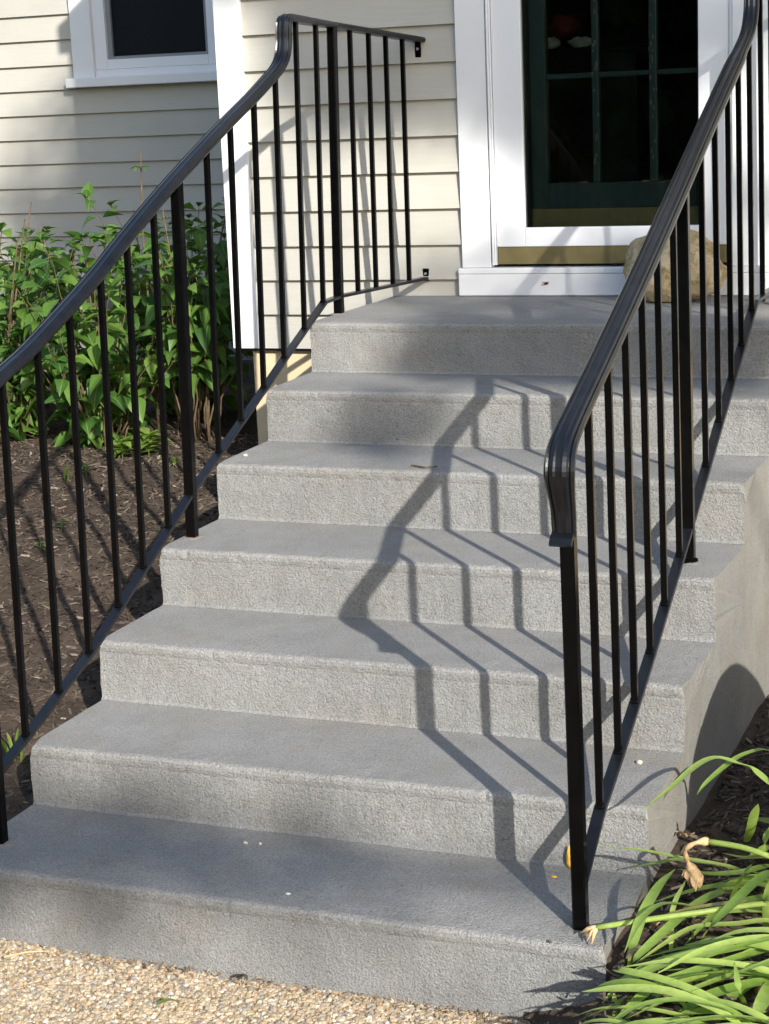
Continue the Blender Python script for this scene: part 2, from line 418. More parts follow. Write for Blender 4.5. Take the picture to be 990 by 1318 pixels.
# the cast side walls under the treads
for nm, xa, xb in (('side_wall', .004, .10), ('side_wall', SX1 - .10, SX1 - .003)):
    v = []; pr = [(YB - .004, -.1)]
    pr += [(SY[0] + .02, -.1)]
    for i in range(7):
        pr.append((SY[i] + .02, SZ[i] - .012)); 
        if i < 6: pr.append((SY[i + 1] + .02, SZ[i] - .012))
    pr.append((YB - .004, SZ[6] - .012))
    n = len(pr); v = [(xa, y, z) for y, z in pr] + [(xb, y, z) for y, z in pr]
    f = [tuple(range(n)), tuple(reversed(range(n, 2 * n)))] + [(k, k + n, (k + 1) % n + n, (k + 1) % n) for k in range(n)]
    mk(nm, v, f, M['side'], stairs)

# ------------------------------------------------------------------ railings
CAPP = [(1.17 * a, 1.15 * b) for a, b in [(-.017, -.010), (.017, -.010), (.0215, -.004), (.0215, .002), (.0178, .0066), (.0150, .0048), (.0118, .0086), (.0065, .0102), (.0035, .0092), (-.0035, .0092), (-.0065, .0102), (-.0118, .0086), (-.0150, .0048), (-.0178, .0066), (-.0215, .002), (-.0215, -.004)]]
def sq(w, h=None):
    h = h or w; c = min(w, h) * .12
    return [(-w / 2 + c, -h / 2), (w / 2 - c, -h / 2), (w / 2, -h / 2 + c), (w / 2, h / 2 - c), (w / 2 - c, h / 2), (-w / 2 + c, h / 2), (-w / 2, h / 2 - c), (-w / 2, -h / 2 + c)]
def lerp_path(path, y):
    for (a, b) in zip(path, path[1:]):
        if a[0] <= y <= b[0]: return a[1] + (b[1] - a[1]) * (y - a[0]) / max(1e-6, b[0] - a[0])
    return path[-1][1] if y > path[-1][0] else path[0][1]

def railing(label, xf, hand, hand_flat, bot, bot_flat, posts, bals, extra_bals, base_z, lean_note=None):
    """xf(y,z) -> x ; hand/bot = (y,z) polylines of the sloping part ; *_flat = 3D points of the landing part"""
    r = thing('stair_railing', (xf(1.0, .6), 1.0, .16), label, 'railing', 'black iron railings of the front steps')
    P = [Vector((xf(y, z), y, z)) for y, z in hand]
    P = catmull(P, 5) + [Vector(p) for p in hand_flat]
    sc = [lerp_path([(.93, .88), (1.0, .94), (1.06, 1.14), (1.10, 1.10), (1.16, 1.0)], q.z) if q.y < .25 and q.z < 1.16 else (1 if q.y < 1.95 else .82) for q in P]
    m = MB(); m.sweep(P, CAPP, (1, 0, 0), scale=sc); h = m.build('handrail', M['rail_iron'], r)
    P2 = [Vector((xf(y, z), y, z)) for y, z in bot] + [Vector(p) for p in bot_flat]
    m = MB(); m.sweep(P2, sq(.025, .010), (1, 0, 0)); m.build('bottom_rail', M['rail_iron'], r)
    for y, zb, zt in posts:
        m = MB(); m.sweep([(xf(y, zb), y, zb), (xf(y, zt), y, zt)], sq(.0275), (1, 0, 0)); po = m.build('post', M['iron'], r)
    for y, zt in bals:
        zb = lerp_path(bot, y) + .003
        m = MB(); m.sweep([(xf(y, zb), y, zb), (xf(y, zt), y, zt)], sq(.0142), (1, 0, 0)); b = m.build('baluster', M['iron'], r)
        # weld bead at the foot
        w = MB(); c = Vector((xf(y, zb), y, zb + .003)); w.box(c - Vector((.0085, .0085, .003)), c + Vector((.0085, .0085, .003)), .002); w.build('weld', M['iron'], b)
    for b0, b1 in extra_bals:
        m = MB(); m.sweep([b0, b1], sq(.0142), (1, 0, 0)); m.build('baluster', M['iron'], r)
    return r

# left railing: leans a little towards the stair
xl = lambda y, z: .0575 - .022 * y + .024 * (z - (.16 + .445 * y))
LH = [(.036, .945), (.034, .995), (.022, 1.035), (.024, 1.075), (.05, 1.108), (.10, 1.135), (.25, 1.187), (.38, 1.228), (.66, 1.340), (.84, 1.424), (1.08, 1.531), (1.40, 1.660), (1.64, 1.749), (1.76, 1.797), (1.835, 1.830), (1.872, 1.862), (1.886, 1.900), (1.888, 1.935), (1.893, 1.958), (1.912, 1.969), (1.94, 1.970)]
hw = at(541, 51, 1, 2.785); hp = Vector((xl(2.28, 1.955), 2.28, 1.957))
LB = [(.05, .297), (.25, .360), (.56, .462), (.86, .596), (1.15, .731), (1.5, .865), (1.82, .995), (2.145, 1.122), (2.30, 1.124)]
bw = at(548, 358, 1, 2.782)
eb = []
b0 = Vector((xl(2.30, 1.124), 2.30, 1.124))
for pb, pt in ((.185, .20), (.395, .40), (.595, .60), (.795, .79)):
    lo = b0.lerp(bw, pb); hi = hp.lerp(hw, pb * .98)
    eb.append((lo + Vector((0, 0, .003)), Vector((hi.x, hi.y, hi.z - .008))))
def hand_z(path, y):
    c = [p for p in path if p[0] > .06]
    return lerp_path(c, y) - .009
lb_y = [.251, .408, .559, .717, .859, 1.009, 1.334, 1.491, 1.656, 1.815]
left = railing('black iron railing on the left of the steps, beside the leafy shrubs', xl, LH, [hp, hw], LB, [bw],
               [(.118, SZ[0], hand_z(LH, .118)), (1.147, SZ[3], hand_z(LH, 1.147)), (2.272, SZ[6], 1.950)],
               [(y, hand_z(LH, y)) for y in lb_y] + [(1.979, 1.962), (2.138, 1.958)], eb, None)
# wall brackets of the left railing
for c, s in ((Vector((hw.x - .008, 2.783, hw.z - .033)), (.011, .0035, .024)), (Vector((bw.x + .002, 2.783, bw.z + .012)), (.011, .0035, .021))):
    m = MB(); m.box(c - Vector(s), c + Vector(s), .002); bk = m.build('wall_bracket', M['iron'], left)
    m = MB(); m.tube([c + Vector((0, -.0095, .004)), c + Vector((0, -.003, .004))], .0045, 6); m.build('bolt', M['grey_frame'], bk)
m = MB()
for k in range(13):
    a = random.uniform(0, 6.28); rr = random.uniform(.013, .018); c = Vector((xl(1.147, SZ[3]) + math.cos(a) * rr, 1.147 + math.sin(a) * rr * .9 - .002, SZ[3] + .002))
    m.box(c - Vector((.003, .003, .002)), c + Vector((.003, .003, .0025)))
m.build('rust_flakes', M['rust'], left)

xr = lambda y, z: 1.397 - .025 * y - .012 * (z - (.16 + .445 * y))
RH = [(.038, .942), (.036, .990), (.024, 1.030), (.018, 1.066), (.036, 1.100), (.080, 1.124), (.16, 1.153), (.45, 1.254), (.90, 1.418), (1.50, 1.646), (1.95, 1.812), (2.06, 1.854), (2.11, 1.885), (2.14, 1.925), (2.15, 1.96), (2.165, 1.982), (2.19, 1.988), (2.22, 1.988)]
RB = [(.064, .245), (.236, .337), (.40, .393), (.556, .450), (.715, .512), (.874, .578), (1.048, .648), (2.15, 1.124), (2.42, 1.124)]
rb_y = [.236, .400, .556, .715, .874, 1.048, 1.389, 1.574, 1.761, 1.923, 2.100]
rw = Vector((1.342, 2.785, 1.95)); rbw = Vector((1.345, 2.782, 1.124))
ebr = []
for y in (2.292, 2.65, 2.73):
    ebr.append((Vector((xr(y, 1.124), y, 1.127 if y > 2.4 else 1.108)), Vector((xr(y, 1.95), y, 1.97))))
right = railing('black iron railing on the right of the steps, in front of the door', xr, RH, [Vector((xr(2.4, 1.98), 2.4, 1.98)), rw], RB, [rbw],
                [(.064, SZ[0], 1.098), (1.160, SZ[3], hand_z(RH, 1.16)), (2.53, SZ[6], 1.966)],
                [(y, hand_z(RH, y)) for y in rb_y], ebr, None)
# flat end of the handrail and the cracked grout at the newel's foot
m = MB(); e = Vector((xr(.038, .94), .034, .944)); m.sweep([e + Vector((0, .012, .012)), e + Vector((0, -.002, .004)), e + Vector((0, -.016, -.004)), e + Vector((0, -.024, -.014))], [(-.021, -.004), (.021, -.004), (.021, .004), (-.021, .004)], (1, 0, 0)); m.build('handrail_end', M['rail_iron'], right)
for c, s in ((Vector((1.345, 2.783, 1.915)), (.011, .0035, .024)), (Vector((1.347, 2.783, 1.138)), (.011, .0035, .021))):
    m = MB(); m.box(c - Vector(s), c + Vector(s), .002); m.build('wall_bracket', M['iron'], right)
m = MB()
for k in range(18):
    a = random.uniform(0, 6.28); rr = random.uniform(.016, .024); c = Vector((xr(1.16, SZ[3]) + math.cos(a) * rr * .7, 1.16 + math.sin(a) * rr * .7, SZ[3] + .004))
    m.box(c - Vector((.004, .004, .004)), c + Vector((.004, .004, .006)))
m.build('weld_bead', M['iron'], right)

# grout collars where the posts are set in the concrete
for px_, py_, pz_ in ((xr(.064, .16), .064, SZ[0]), (xl(.118, .16), .118, SZ[0]), (xl(1.147, .61), 1.147, SZ[3]), (xr(1.16, .61), 1.16, SZ[3]), (xl(2.272, 1.07), 2.272, SZ[6])):
    v = []; n = 22; ph = random.random() * 9
    for rr_, zz_ in ((.012, .0032), (.022, .0026), (.031, .0004)):
        for k in range(n):
            a = 6.2832 * k / n; q = rr_ * (1 + .35 * noise.noise(Vector((math.cos(a) * 1.3, math.sin(a) * 1.3, ph))))
            v.append((px_ + math.cos(a) * q, py_ + math.sin(a) * q, pz_ + zz_))
    f = [(r_ * n + k, (r_ + 1) * n + k, (r_ + 1) * n + (k + 1) % n, r_ * n + (k + 1) % n) for r_ in range(2) for k in range(n)]
    mk('grout_collar', v, [tuple(reversed(q)) for q in f], M['side'], stairs)

# ------------------------------------------------------------------ house
YW, YL, XC = 2.80, 5.0, -.600
house = thing('house', (.3, 3.9, 0), 'cream clapboard house with white trim and a dark green front door', 'house')
EXP, Z0 = .1195, .885
def clap(x0, x1, y, k, axis='x', w=M['siding']):
    z = Z0 + EXP * k; t0, t1 = .022, .003
    pr = [(-t0, z), (-t1, z + EXP + .014), (.004, z + EXP + .014), (.004, z)]
    wob = random.uniform(-.0012, .0012)
    if axis == 'x':
        v = [(x0, y + a, b + wob) for a, b in pr] + [(x1, y + a, b + wob + random.uniform(-.001, .001)) for a, b in pr]
    else:
        v = [(y + a, x0, b + wob) for a, b in pr] + [(y + a, x1, b + wob) for a, b in pr]
    f = [(0, 1, 5, 4), (1, 2, 6, 5), (2, 3, 7, 6), (3, 0, 4, 7), (3, 2, 1, 0), (4, 5, 6, 7)]
    if axis != 'x': f = [tuple(reversed(q)) for q in f]
    mk('clapboard', v, f, w, house)
NB = 21
CX0, CX1, DX0, DX1 = -.626, -.526, .250, 1.285        # corner board, door casings
for k in range(NB):
    clap(CX1 + .001, DX0 + .006, YW, k)
    clap(DX1 - .006, 4.2, YW, k)
    clap(YW + .02, YL - .02, XC, k, 'y')
    z = Z0 + EXP * k
    if z + EXP > 1.86 and z < 3.0:
        clap(-4.6, -2.50, YL, k); clap(-1.55, XC - .01, YL, k)
    else:
        clap(-4.6, XC - .01, YL, k)
    if z > 3.22: clap(DX0 + .007, DX1 - .007, YW, k)
# sheathing behind the boards
ZT = Z0 + EXP * NB + .02
m = MB(); m.box((XC, YW + .006, .876), (.36, YW + .10, ZT)); m.box((1.18, YW + .006, .876), (4.2, YW + .10, ZT)); m.box((.36, YW + .006, 3.2), (1.18, YW + .10, ZT))
m.box((XC + .006, YW + .10, .876), (XC + .10, YL + .006, ZT))
m.box((-4.6, YL + .006, .876), (-2.40, YL + .10, ZT)); m.box((-1.66, YL + .006, .876), (XC, YL + .10, ZT)); m.box((-2.40, YL + .006, .876), (-1.66, YL + .10, 1.88)); m.box((-2.40, YL + .006, 3.0), (-1.66, YL + .10, ZT))
m.build('wall', M['dark'], house)
box('corner_board', (CX0, YW - .028, .884), (CX1, YW + .006, ZT), M['white'], house, .002)
box('corner_board', (CX0, YW + .0065, .884), (CX0 + .026, YW + .10, ZT), M['white'], house, .002)
box('foundation', (-.568, YW + .012, -.1), (4.2, YW + .14, .874), M['cream'], house)
box('foundation', (-.568, YW + .145, -.1), (-.45, YL + .02, .874), M['cream'], house)
box('foundation', (-4.6, YL + .02, -.1), (-.57, YL + .16, .874), M['stonefound'], house)
for a, b in (((CX0 + .03, YW - .006, .872), (DX0, YW + .04, .8835)), ((-4.6, YL - .006, .872), (XC - .02, YL + .04, .8835))):  # dark strips painted in as the shadow gap below the siding
    box('painted_gap_shade', a, b, M['dark'], house)
rf = box('roof', (-.66, YW - .05, ZT + .01), (4.25, 9.0, ZT + .14), M['roof'], house)
box('roof_slab', (-4.65, YL - .05, ZT + .01), (-.665, 9.0, ZT + .14), M['roof'], rf)
# door surround
box('door_casing', (DX0, YW - .030, 1.1645), (.352, YW + .04, 3.2), M['white'], house, .002)
box('door_casing', (1.158, YW - .030, 1.1645), (DX1, YW + .04, 3.2), M['white'], house, .002)
box('door_casing', (.352, YW - .028, 3.06), (1.158, YW + .04, 3.198), M['white'], house, .002)
for x0, x1, d in ((.3525, .358, -.022), (.3585, .3635, -.036), (.364, .3685, -.024)):
    box('moulding', (x0, YW + d, 1.172), (x1, YW + .03, 3.06), M['white_vinyl'], house, .0015)
for x0, x1, d in ((1.144, 1.149, -.017), (1.1495, 1.1575, -.024)):
    box('moulding', (x0, YW + d, 1.172), (x1, YW + .03, 3.06), M['white_vinyl'], house, .0015)
sb = box('door_sill', (DX0 - .012, YW - .040, SZ[6] + .002), (DX1 + .012, YW + .05, 1.144), M['white'], house, .003)
box('sill_cap', (DX0 - .012, YW - .042, 1.1445), (DX1 + .012, YW + .10, 1.1635), M['white'], sb, .003)
m = MB(); kc = at(702, 364, 1, YW - .041)
for k in range(7):
    c = kc + Vector((random.gauss(0, .007), 0, random.gauss(0, .003))); m.box(c - Vector((.006, .0012, .002)), c + Vector((.006, .0008, .002)))
m.build('peeling_patch', plain('bare_pine', (.46, .36, .28), .9), sb)
# storm door
sdr = box('storm_door', (.370, YW - .017, 1.232), (.469, YW + .012, 3.05), M['white_vinyl'], house, .002)
tag(sdr, 'white storm door frame with a full glass pane')
box('stile', (1.049, YW - .017, 1.232), (1.143, YW + .012, 3.05), M['white_vinyl'], sdr, .002)
box('bottom_rail', (.4695, YW - .016, 1.232), (1.0485, YW + .012, 1.294), M['white_vinyl'], sdr, .002)
box('top_rail', (.4695, YW - .016, 2.95), (1.0485, YW + .012, 3.05), M['white_vinyl'], sdr, .002)
box('kick_plate', (.372, YW - .012, 1.174), (1.141, YW + .010, 1.2315), M['brass'], sdr, .001)
box('pane', (.466, YW - .003, 1.290), (1.052, YW + .001, 2.955), M['glass'], sdr)
# green inner door
YD = 2.858
gd = box('front_door', (.474, YD, 1.350), (.527, YD + .045, 3.0), M['green'], house, .002)
tag(gd, 'dark green front door with small glass panes behind the storm door')
box('stile', (1.028, YD, 1.350), (1.10, YD + .045, 3.0), M['green'], gd, .002)
box('lower_rail', (.5275, YD, 1.350), (1.0275, YD + .045, 1.432), M['green'], gd, .002)
box('kick_plate', (.470, YD - .002, 1.270), (1.10, YD + .045, 1.3495), M['brass'], gd, .001)
box('jamb', (.448, YW + .013, 1.25), (.4735, YD + .06, 3.02), M['jamb'], gd, .001)
box('jamb', (1.101, YW + .013, 1.25), (1.15, YD + .06, 3.02), M['jamb'], gd, .001)
xs = [(.527, .683), (.706, .872), (.898, 1.028)]
zr = [1.432, 1.768, 1.785, 2.10, 2.118, 2.44, 2.458, 2.80]
for x0, x1 in ((.683, .706), (.872, .898)):
    m = MB(); m.box((x0, YD + .004, 1.4325), (x1, YD + .040, 2.80), .003); m.build('muntin', M['green'], gd)
for x0, x1 in xs:
    for z0, z1 in ((1.768, 1.785), (2.10, 2.118), (2.44, 2.458)):
        m = MB(); m.box((x0 + .0005, YD + .006, z0), (x1 - .0005, YD + .038, z1), .003); m.build('muntin', M['green'], gd)
    for z0, z1 in ((1.433, 1.768), (1.785, 2.10), (2.118, 2.44), (2.458, 2.80)):
        box('pane', (x0 + .001, YD + .020, z0 + .001), (x1 - .001, YD + .023, z1 - .001), M['glass'], gd)
# chipped paint on the muntins and the lower rail
m = MB()
for k in range(46):
    xx = random.choice((.690, .697, .880, .888)) + random.gauss(0, .003); zz = random.uniform(1.46, 2.08)
    s = random.uniform(.001, .0025); m.box((xx - s, YD + .0022, zz - s * 2), (xx + s, YD + .0045, zz + s * random.uniform(2, 6)))
for k in range(30):
    xx = random.uniform(.55, .66) if k < 18 else random.uniform(.73, 1.0)
    m.box((xx - .012, YD - .001, 1.4315), (xx + .012, YD + .004, 1.4315 + random.uniform(.001, .006)))
m.build('chipped_paint', plain('bare_wood', (.20, .17, .13), .9), gd)
# dark room behind the door
m = MB(); m.box((-.2, 3.0, 1.0), (2.4, 6.0, 3.3)); rm = m.build('room', plain('hall_wallpaper', (.085, .075, .06), .8, 0, .5, 5, 20, 0), house)
rm.data.flip_normals()
bm = bmesh.new(); bm.from_mesh(rm.data)
kill = [f for f in bm.faces if f.calc_center_median().y + root_loc(rm).y < 3.01]
bmesh.ops.delete(bm, geom=kill, context='FACES'); bm.to_mesh(rm.data); bm.free()
# window in the recessed left wall
YS = 4.97
wd = box('window', (-2.500, YS - .012, 1.891), (-2.385, YL + .05, 3.0), M['white'], house, .002)
tag(wd, 'white framed window with dark screen')
box('side_casing', (-1.66, YS - .012, 1.891), (-1.55, YL + .05, 3.0), M['white'], wd, .002)
box('head_casing', (-2.3845, YS - .012, 2.90), (-1.6605, YL + .05, 3.0), M['white'], wd, .002)
box('sill', (-2.530, YS - .045, 1.846), (-1.51, YL + .05, 1.8905), M['white'], wd, .004)
box('sub_sill', (-2.3845, YS + .004, 1.891), (-1.6605, YL + .05, 1.925), M['white'], wd, .002)
for a, b in (((-2.384, 1.9255), (-2.318, 2.9)), ((-1.767, 1.9255), (-1.661, 2.9)), ((-2.3175, 1.9255), (-1.7675, 1.972))):
    box('sash', (a[0], YS + .008, a[1]), (b[0], YL + .05, b[1]), M['white_vinyl'], wd, .002)
for a, b in (((-2.3175, 1.9725), (-2.293, 2.9)), ((-1.786, 1.9725), (-1.7675, 2.9)), ((-2.2925, 1.9725), (-1.7865, 1.986))):
    box('screen_frame', (a[0], YS + .024, a[1]), (b[0], YL + .05, b[1]), M['grey_frame'], wd, .001)
box('screen', (-2.2925, YS + .040, 1.9865), (-1.7865, YS + .044, 2.9), M['screen'], wd)

# things in the hall behind the door
chest = thing('cabinet', (.35, 3.72, 1.07), 'dark cabinet seen through the upper left door pane', 'cabinet')
box('body', (.02, 3.56, 1.02), (.66, 3.90, 1.862), M['chest'], chest, .004)
box('cabinet_top', (.00, 3.54, 1.8625), (.68, 3.91, 1.881), M['chest'], chest, .004)
v = []; f = []
def blob(name, c, r, mat, label, cat, amp=.3, seed=0, sub=3, fs=1.6, flat=None):
    bm = bmesh.new(); bmesh.ops.create_icosphere(bm, subdivisions=sub, radius=1)
    for q in bm.verts:
        k = 1 + amp * fbm(q.co + Vector((seed, 0, 0)), fs)
        p = Vector((q.co.x * r[0], q.co.y * r[1], q.co.z * r[2])) * k
        if flat is not None and p.z < flat: p.z = flat + (p.z - flat) * .12
        q.co = p
    me = bpy.data.meshes.new(name); bm.to_mesh(me); bm.free(); me.materials.append(mat)
    me.polygons.foreach_set('use_smooth', [True] * len(me.polygons))
    o = bpy.data.objects.new(name, me); COL.objects.link(o); o.location = c
    return tag(o, label, cat)
blob('red_bundle', (.36, 3.66, 1.962), (.058, .05, .042), M['red'], 'dark red bundle behind the upper left door pane', 'bundle', .3, 3)
blob('crumpled_cloth', (.335, 3.60, 1.902), (.03, .03, .020), M['paper'], 'small pale cloth under the red bundle', 'cloth', .4, 5)
blob('crumpled_cloth', (.445, 3.60, 1.900), (.045, .03, .020), M['paper'], 'longer pale greenish cloth right of the red bundle', 'cloth', .5, 9)

# ------------------------------------------------------------------ stones
blob('fieldstone', (1.005, 2.615, SZ[6] + .106), (.163, .10, .120), M['stone'], 'rounded tan stone resting by the door on the landing', 'stone', .15, 2.4, 5, 1.2, -.102)
bl = blob('boulder', (2.25, .446, .375), (.45, .44, .45), M['stone'], 'large round boulder standing in the bed right of the steps', 'boulder', .05, 8, 4, 1.0, -.33)

# ------------------------------------------------------------------ shrubs
def leaf_mesh(name, bend, fold, mat, seed, wide=.30):
    rnd = random.Random(seed); prof = [(0, .012), (.08, .10), (.2, .22), (.36, wide), (.54, .27), (.72, .185), (.87, .085), (1, .004)]
    v = []; f = []
    for s, w in prof:
        w *= .98; z = -bend * s * s + .05 * math.sin(s * 3)
        for a in (-1, -.5, 0, .5, 1):
            v.append((a * w, s, z + fold * abs(a) * w + (.012 * rnd.uniform(-1, 1) if abs(a) == 1 else 0)))
    for i in range(len(prof) - 1):
        for k in range(4):
            a = i * 5 + k; f.append((a, a + 1, a + 6, a + 5))
    me = bpy.data.meshes.new(name); me.from_pydata(v, [], f); me.materials.append(mat)
    me.polygons.foreach_set('use_smooth', [True] * len(me.polygons)); return me
LM = [leaf_mesh('leaf', .12 + .1 * k, .28 + .1 * (k % 3), M['leaf'], k, .325 + .02 * (k % 3)) for k in range(5)]

def shrub(x, y, nst, hmin, hmax, spread, label, seed, n_obj=300, bare=1, low=.10):
    rnd = random.Random(seed); zb = bed_left(x, y) - .02
    t = thing('leafy_shrub', (x, y, zb), label, 'shrub', 'leafy shrubs by the left wall')
    st = MB(); leaves = []
    for s in range(nst):
        a = rnd.uniform(0, 6.283); r0 = rnd.uniform(0, .10); h = rnd.uniform(hmin, hmax); sp = spread * (rnd.random() ** .6)
        if rnd.random() < .3: h *= .6
        pts = []
        for k in range(9):
            q = k / 8; w = sp * q ** 1.2
            pts.append(Vector((x + math.cos(a) * (r0 + w) + .012 * rnd.uniform(-1, 1), y + math.sin(a) * (r0 + w) + .012 * rnd.uniform(-1, 1), zb + h * q * (1 - .08 * q))))
        pts = [p if p.x < -.69 or p.y < 2.72 else Vector((-.69 - rnd.uniform(0, .05), p.y, p.z)) for p in pts]
        st.tube(pts, [.0045 * (1 - .75 * k / 8) for k in range(9)], 5)
        nodes = int(h / .080); rot = rnd.uniform(0, 3.14)
        for k in range(nodes):
            q = (k + .8) / nodes
            if q < low: continue
            u = min(q, .999) * 8; i = int(u); p = pts[i].lerp(pts[i + 1], u - i)
            rot += 1.5708 + rnd.gauss(0, .25)
            for sgn in (0, math.pi):
                if rnd.random() < .06: continue
                ang = rot + sgn + rnd.gauss(0, .2)
                size = rnd.uniform(.072, .122) * (1.0 if q < .75 else 1.15 - .75 * (q - .5))
                droop = rnd.gauss(.32, .3) if q < .9 else rnd.gauss(-.25, .25)
                M4 = Matrix.Translation(p + Vector((math.cos(ang), math.sin(ang), .1)) * .012) @ Matrix.Rotation(ang - math.pi / 2, 4, 'Z') @ Matrix.Rotation(-droop, 4, 'X') @ Matrix.Rotation(rnd.gauss(0, .35), 4, 'Y') @ Matrix.Scale(size, 4)
                leaves.append((M4, rnd.randrange(5)))
        # growing tip
        tip = pts[-1]
        for k in range(3):
            ang = rnd.uniform(0, 6.28)
            leaves.append((Matrix.Translation(tip) @ Matrix.Rotation(ang, 4, 'Z') @ Matrix.Rotation(rnd.uniform(.3, .9), 4, 'X') @ Matrix.Scale(rnd.uniform(.03, .055), 4), rnd.randrange(5)))
    for s in range(bare):
        a = rnd.uniform(0, 6.28); w = rnd.uniform(.05, spread * .8)
        st.tube([(x, y, zb), (x + math.cos(a) * w * .5, y + math.sin(a) * w * .5, zb + .5), (x + math.cos(a) * w, y + math.sin(a) * w, zb + rnd.uniform(.75, hmax + .05))], [.005, .004, .0028], 5)
    st.build('stem', M['stem'], t, True)
    def ok(m):
        c = m.translation; return not (c.x > -.665 and c.y > 2.70)
    leaves = [l for l in leaves if ok(l[0])]
    leaves.sort(key=lambda l: (l[0].translation - CAM_LOC).length - .6 * l[0].translation.z)
    T = Matrix.Translation(-Vector(t.location))
    for m4, k in leaves[:n_obj]:
        o = bpy.data.objects.new('leaf', LM[k]); COL.objects.link(o); o.parent = t; o.matrix_local = T @ m4
    rest = MB()
    for m4, k in leaves[n_obj:]:
        rest.add([m4 @ v.co for v in LM[k].vertices], [tuple(p.vertices) for p in LM[k].polygons])
    if rest.v:
        o = rest.build('inner_leaves', M['leaf'], t, True); o['kind'] = 'stuff'
    return t
shrub(-1.78, 3.02, 34, .62, .84, .36, 'leafy green shrub at the left edge, with pale bare canes', 11, bare=4)
shrub(-1.30, 2.98, 36, .66, .92, .34, 'broad leafy green shrub in the middle, nearest the mulch', 12)
shrub(-1.22, 3.55, 34, .74, 1.0, .36, 'tall leafy shrub behind the middle shrub, against the recessed wall', 14)
shrub(-.97, 3.12, 24, .66, .88, .25, 'dark leafy shrub tucked against the white corner board', 13, low=.42)
shrub(-2.10, 3.55, 30, .66, .85, .38, 'leafy shrub farthest left under the window', 15)

# tall bare cane with a single leaf tuft
cb = at(184, 300, 1, 3.2); ct = at(181, 196, 1, 3.2)
cane = thing('bare_cane', (cb.x, cb.y, bed_left(cb.x, cb.y)), 'tall tan cane with one small leaf tuft above the shrubs', 'plant stem')
m = MB(); m.tube([(cb.x + .01, cb.y, bed_left(cb.x, cb.y) - .02), cb, ct], [.006, .0045, .0025], 6); m.build('stem', M['stem'], cane, True)
tp = at(180, 216, 1, 3.2)
for k in range(6):
    o = bpy.data.objects.new('leaf', LM[k % 5]); COL.objects.link(o); o.parent = cane
    o.matrix_local = Matrix.Translation(tp - Vector(cane.location)) @ Matrix.Rotation(k * 1.05, 4, 'Z') @ Matrix.Rotation(.15, 4, 'X') @ Matrix.Scale(.042, 4)

# little seedlings and sprouts on the left bed
SL = [leaf_mesh('leaf', .2, .25, M['sprout'], 40 + k, .30) for k in range(3)]
def seedling(px, py, n, size, label, seed):
    rnd = random.Random(seed)
    y = 1.0
    for _ in range(40):
        p = at(px, py, 1, y); y += (p.z - bed_left(p.x, p.y)) * 1.4
    t = thing('seedling', (p.x, p.y, bed_left(p.x, p.y)), label, 'seedling', 'small weeds on the left bed')
    m = MB(); m.tube([(p.x, p.y, t.location.z - .01), (p.x, p.y, t.location.z + size * .9)], [.0018, .0012], 5); m.build('stem', M['sprout'], t)
    for k in range(n):
        o = bpy.data.objects.new('leaf', SL[k % 3]); COL.objects.link(o); o.parent = t
        o.matrix_local = Matrix.Translation((0, 0, size * rnd.uniform(.2, .9))) @ Matrix.Rotation(rnd.uniform(0, 6.28), 4, 'Z') @ Matrix.Rotation(rnd.uniform(-.3, .6), 4, 'X') @ Matrix.Scale(size * rnd.uniform(.5, 1.0), 4)
seedling(158, 592, 26, .085, 'bright green seedling at the foot of the shrubs, fourth baluster gap', 1)
seedling(192, 588, 28, .095, 'largest pale green seedling at the foot of the shrubs', 2)
seedling(226, 600, 7, .035, 'tiny green seedling just left of the thick middle post', 3)
seedling(111, 612, 8, .04, 'small bright seedling on bare mulch in front of the shrubs', 4)
seedling(80, 681, 5, .035, 'dark green seedling alone on the open mulch', 5)
seedling(53, 708, 5, .03, 'tiny yellowish seedling beside a pale chip on the mulch', 6)

def strap(parent, pts, w, mat, name='leaf', n=4, twist=.0, fold=.25, taper0=.7):
    if mat == M['strap'] : w *= 1.15
    P = catmull(pts, n); L = len(P); v = []; f = []
    for i, p in enumerate(P):
        t = (P[min(i + 1, L - 1)] - P[max(i - 1, 0)]).normalized(); q = i / (L - 1)
        sd = t.cross(Vector((0, 0, 1)))
        if sd.length < .12: sd = Vector((.8, -.6, 0)) * .12 + sd
        sd.normalize(); up = sd.cross(t)
        a = twist * q; s2 = sd * math.cos(a) + up * math.sin(a); u2 = up * math.cos(a) - sd * math.sin(a)
        ww = w * .5 * (taper0 + (1 - taper0) * min(1, q * 3)) * (1 if q < .6 else max(.04, 1 - ((q - .6) / .4) ** 2.2))
        for k, z in ((-1, fold), (0, 0), (1, fold)):
            v.append(p + s2 * k * ww + u2 * z * ww)
    for i in range(L - 1):
        for k in range(2):
            a = i * 3 + k; f.append((a, a + 1, a + 4, a + 3))
    return mk(name, v, f, mat, parent, True)

sp_ = at(5, 925, 1, .55)
spz = bed_left(sp_.x, .62)
t = thing('bulb_sprout', (sp_.x - .02, .62, spz), 'fresh green bulb leaves poking up at the left edge', 'sprout')
for dx, h, ln in ((-.01, .085, -.015), (0, .10, .012), (.012, .08, .02), (-.02, .07, -.03)):
    b = Vector((sp_.x - .02 + dx, .62, spz - .01)); strap(t, [b, b + Vector((ln * .4, 0, h * .6)), b + Vector((ln, 0, h))], .014, M['sprout'])
t = thing('bulb_sprout', tuple(at(85, 645, 2, .40)), 'thin curved green sprout on the mulch between the second and third balusters', 'sprout')
b = Vector(t.location); b.z = bed_left(b.x, b.y)
for dx, h, ln in ((0, .07, .03), (.012, .06, .05)):
    strap(t, [b + Vector((dx, 0, -.01)), b + Vector((dx + ln * .3, 0, h * .7)), b + Vector((dx + ln, 0, h))], .012, M['sprout'])

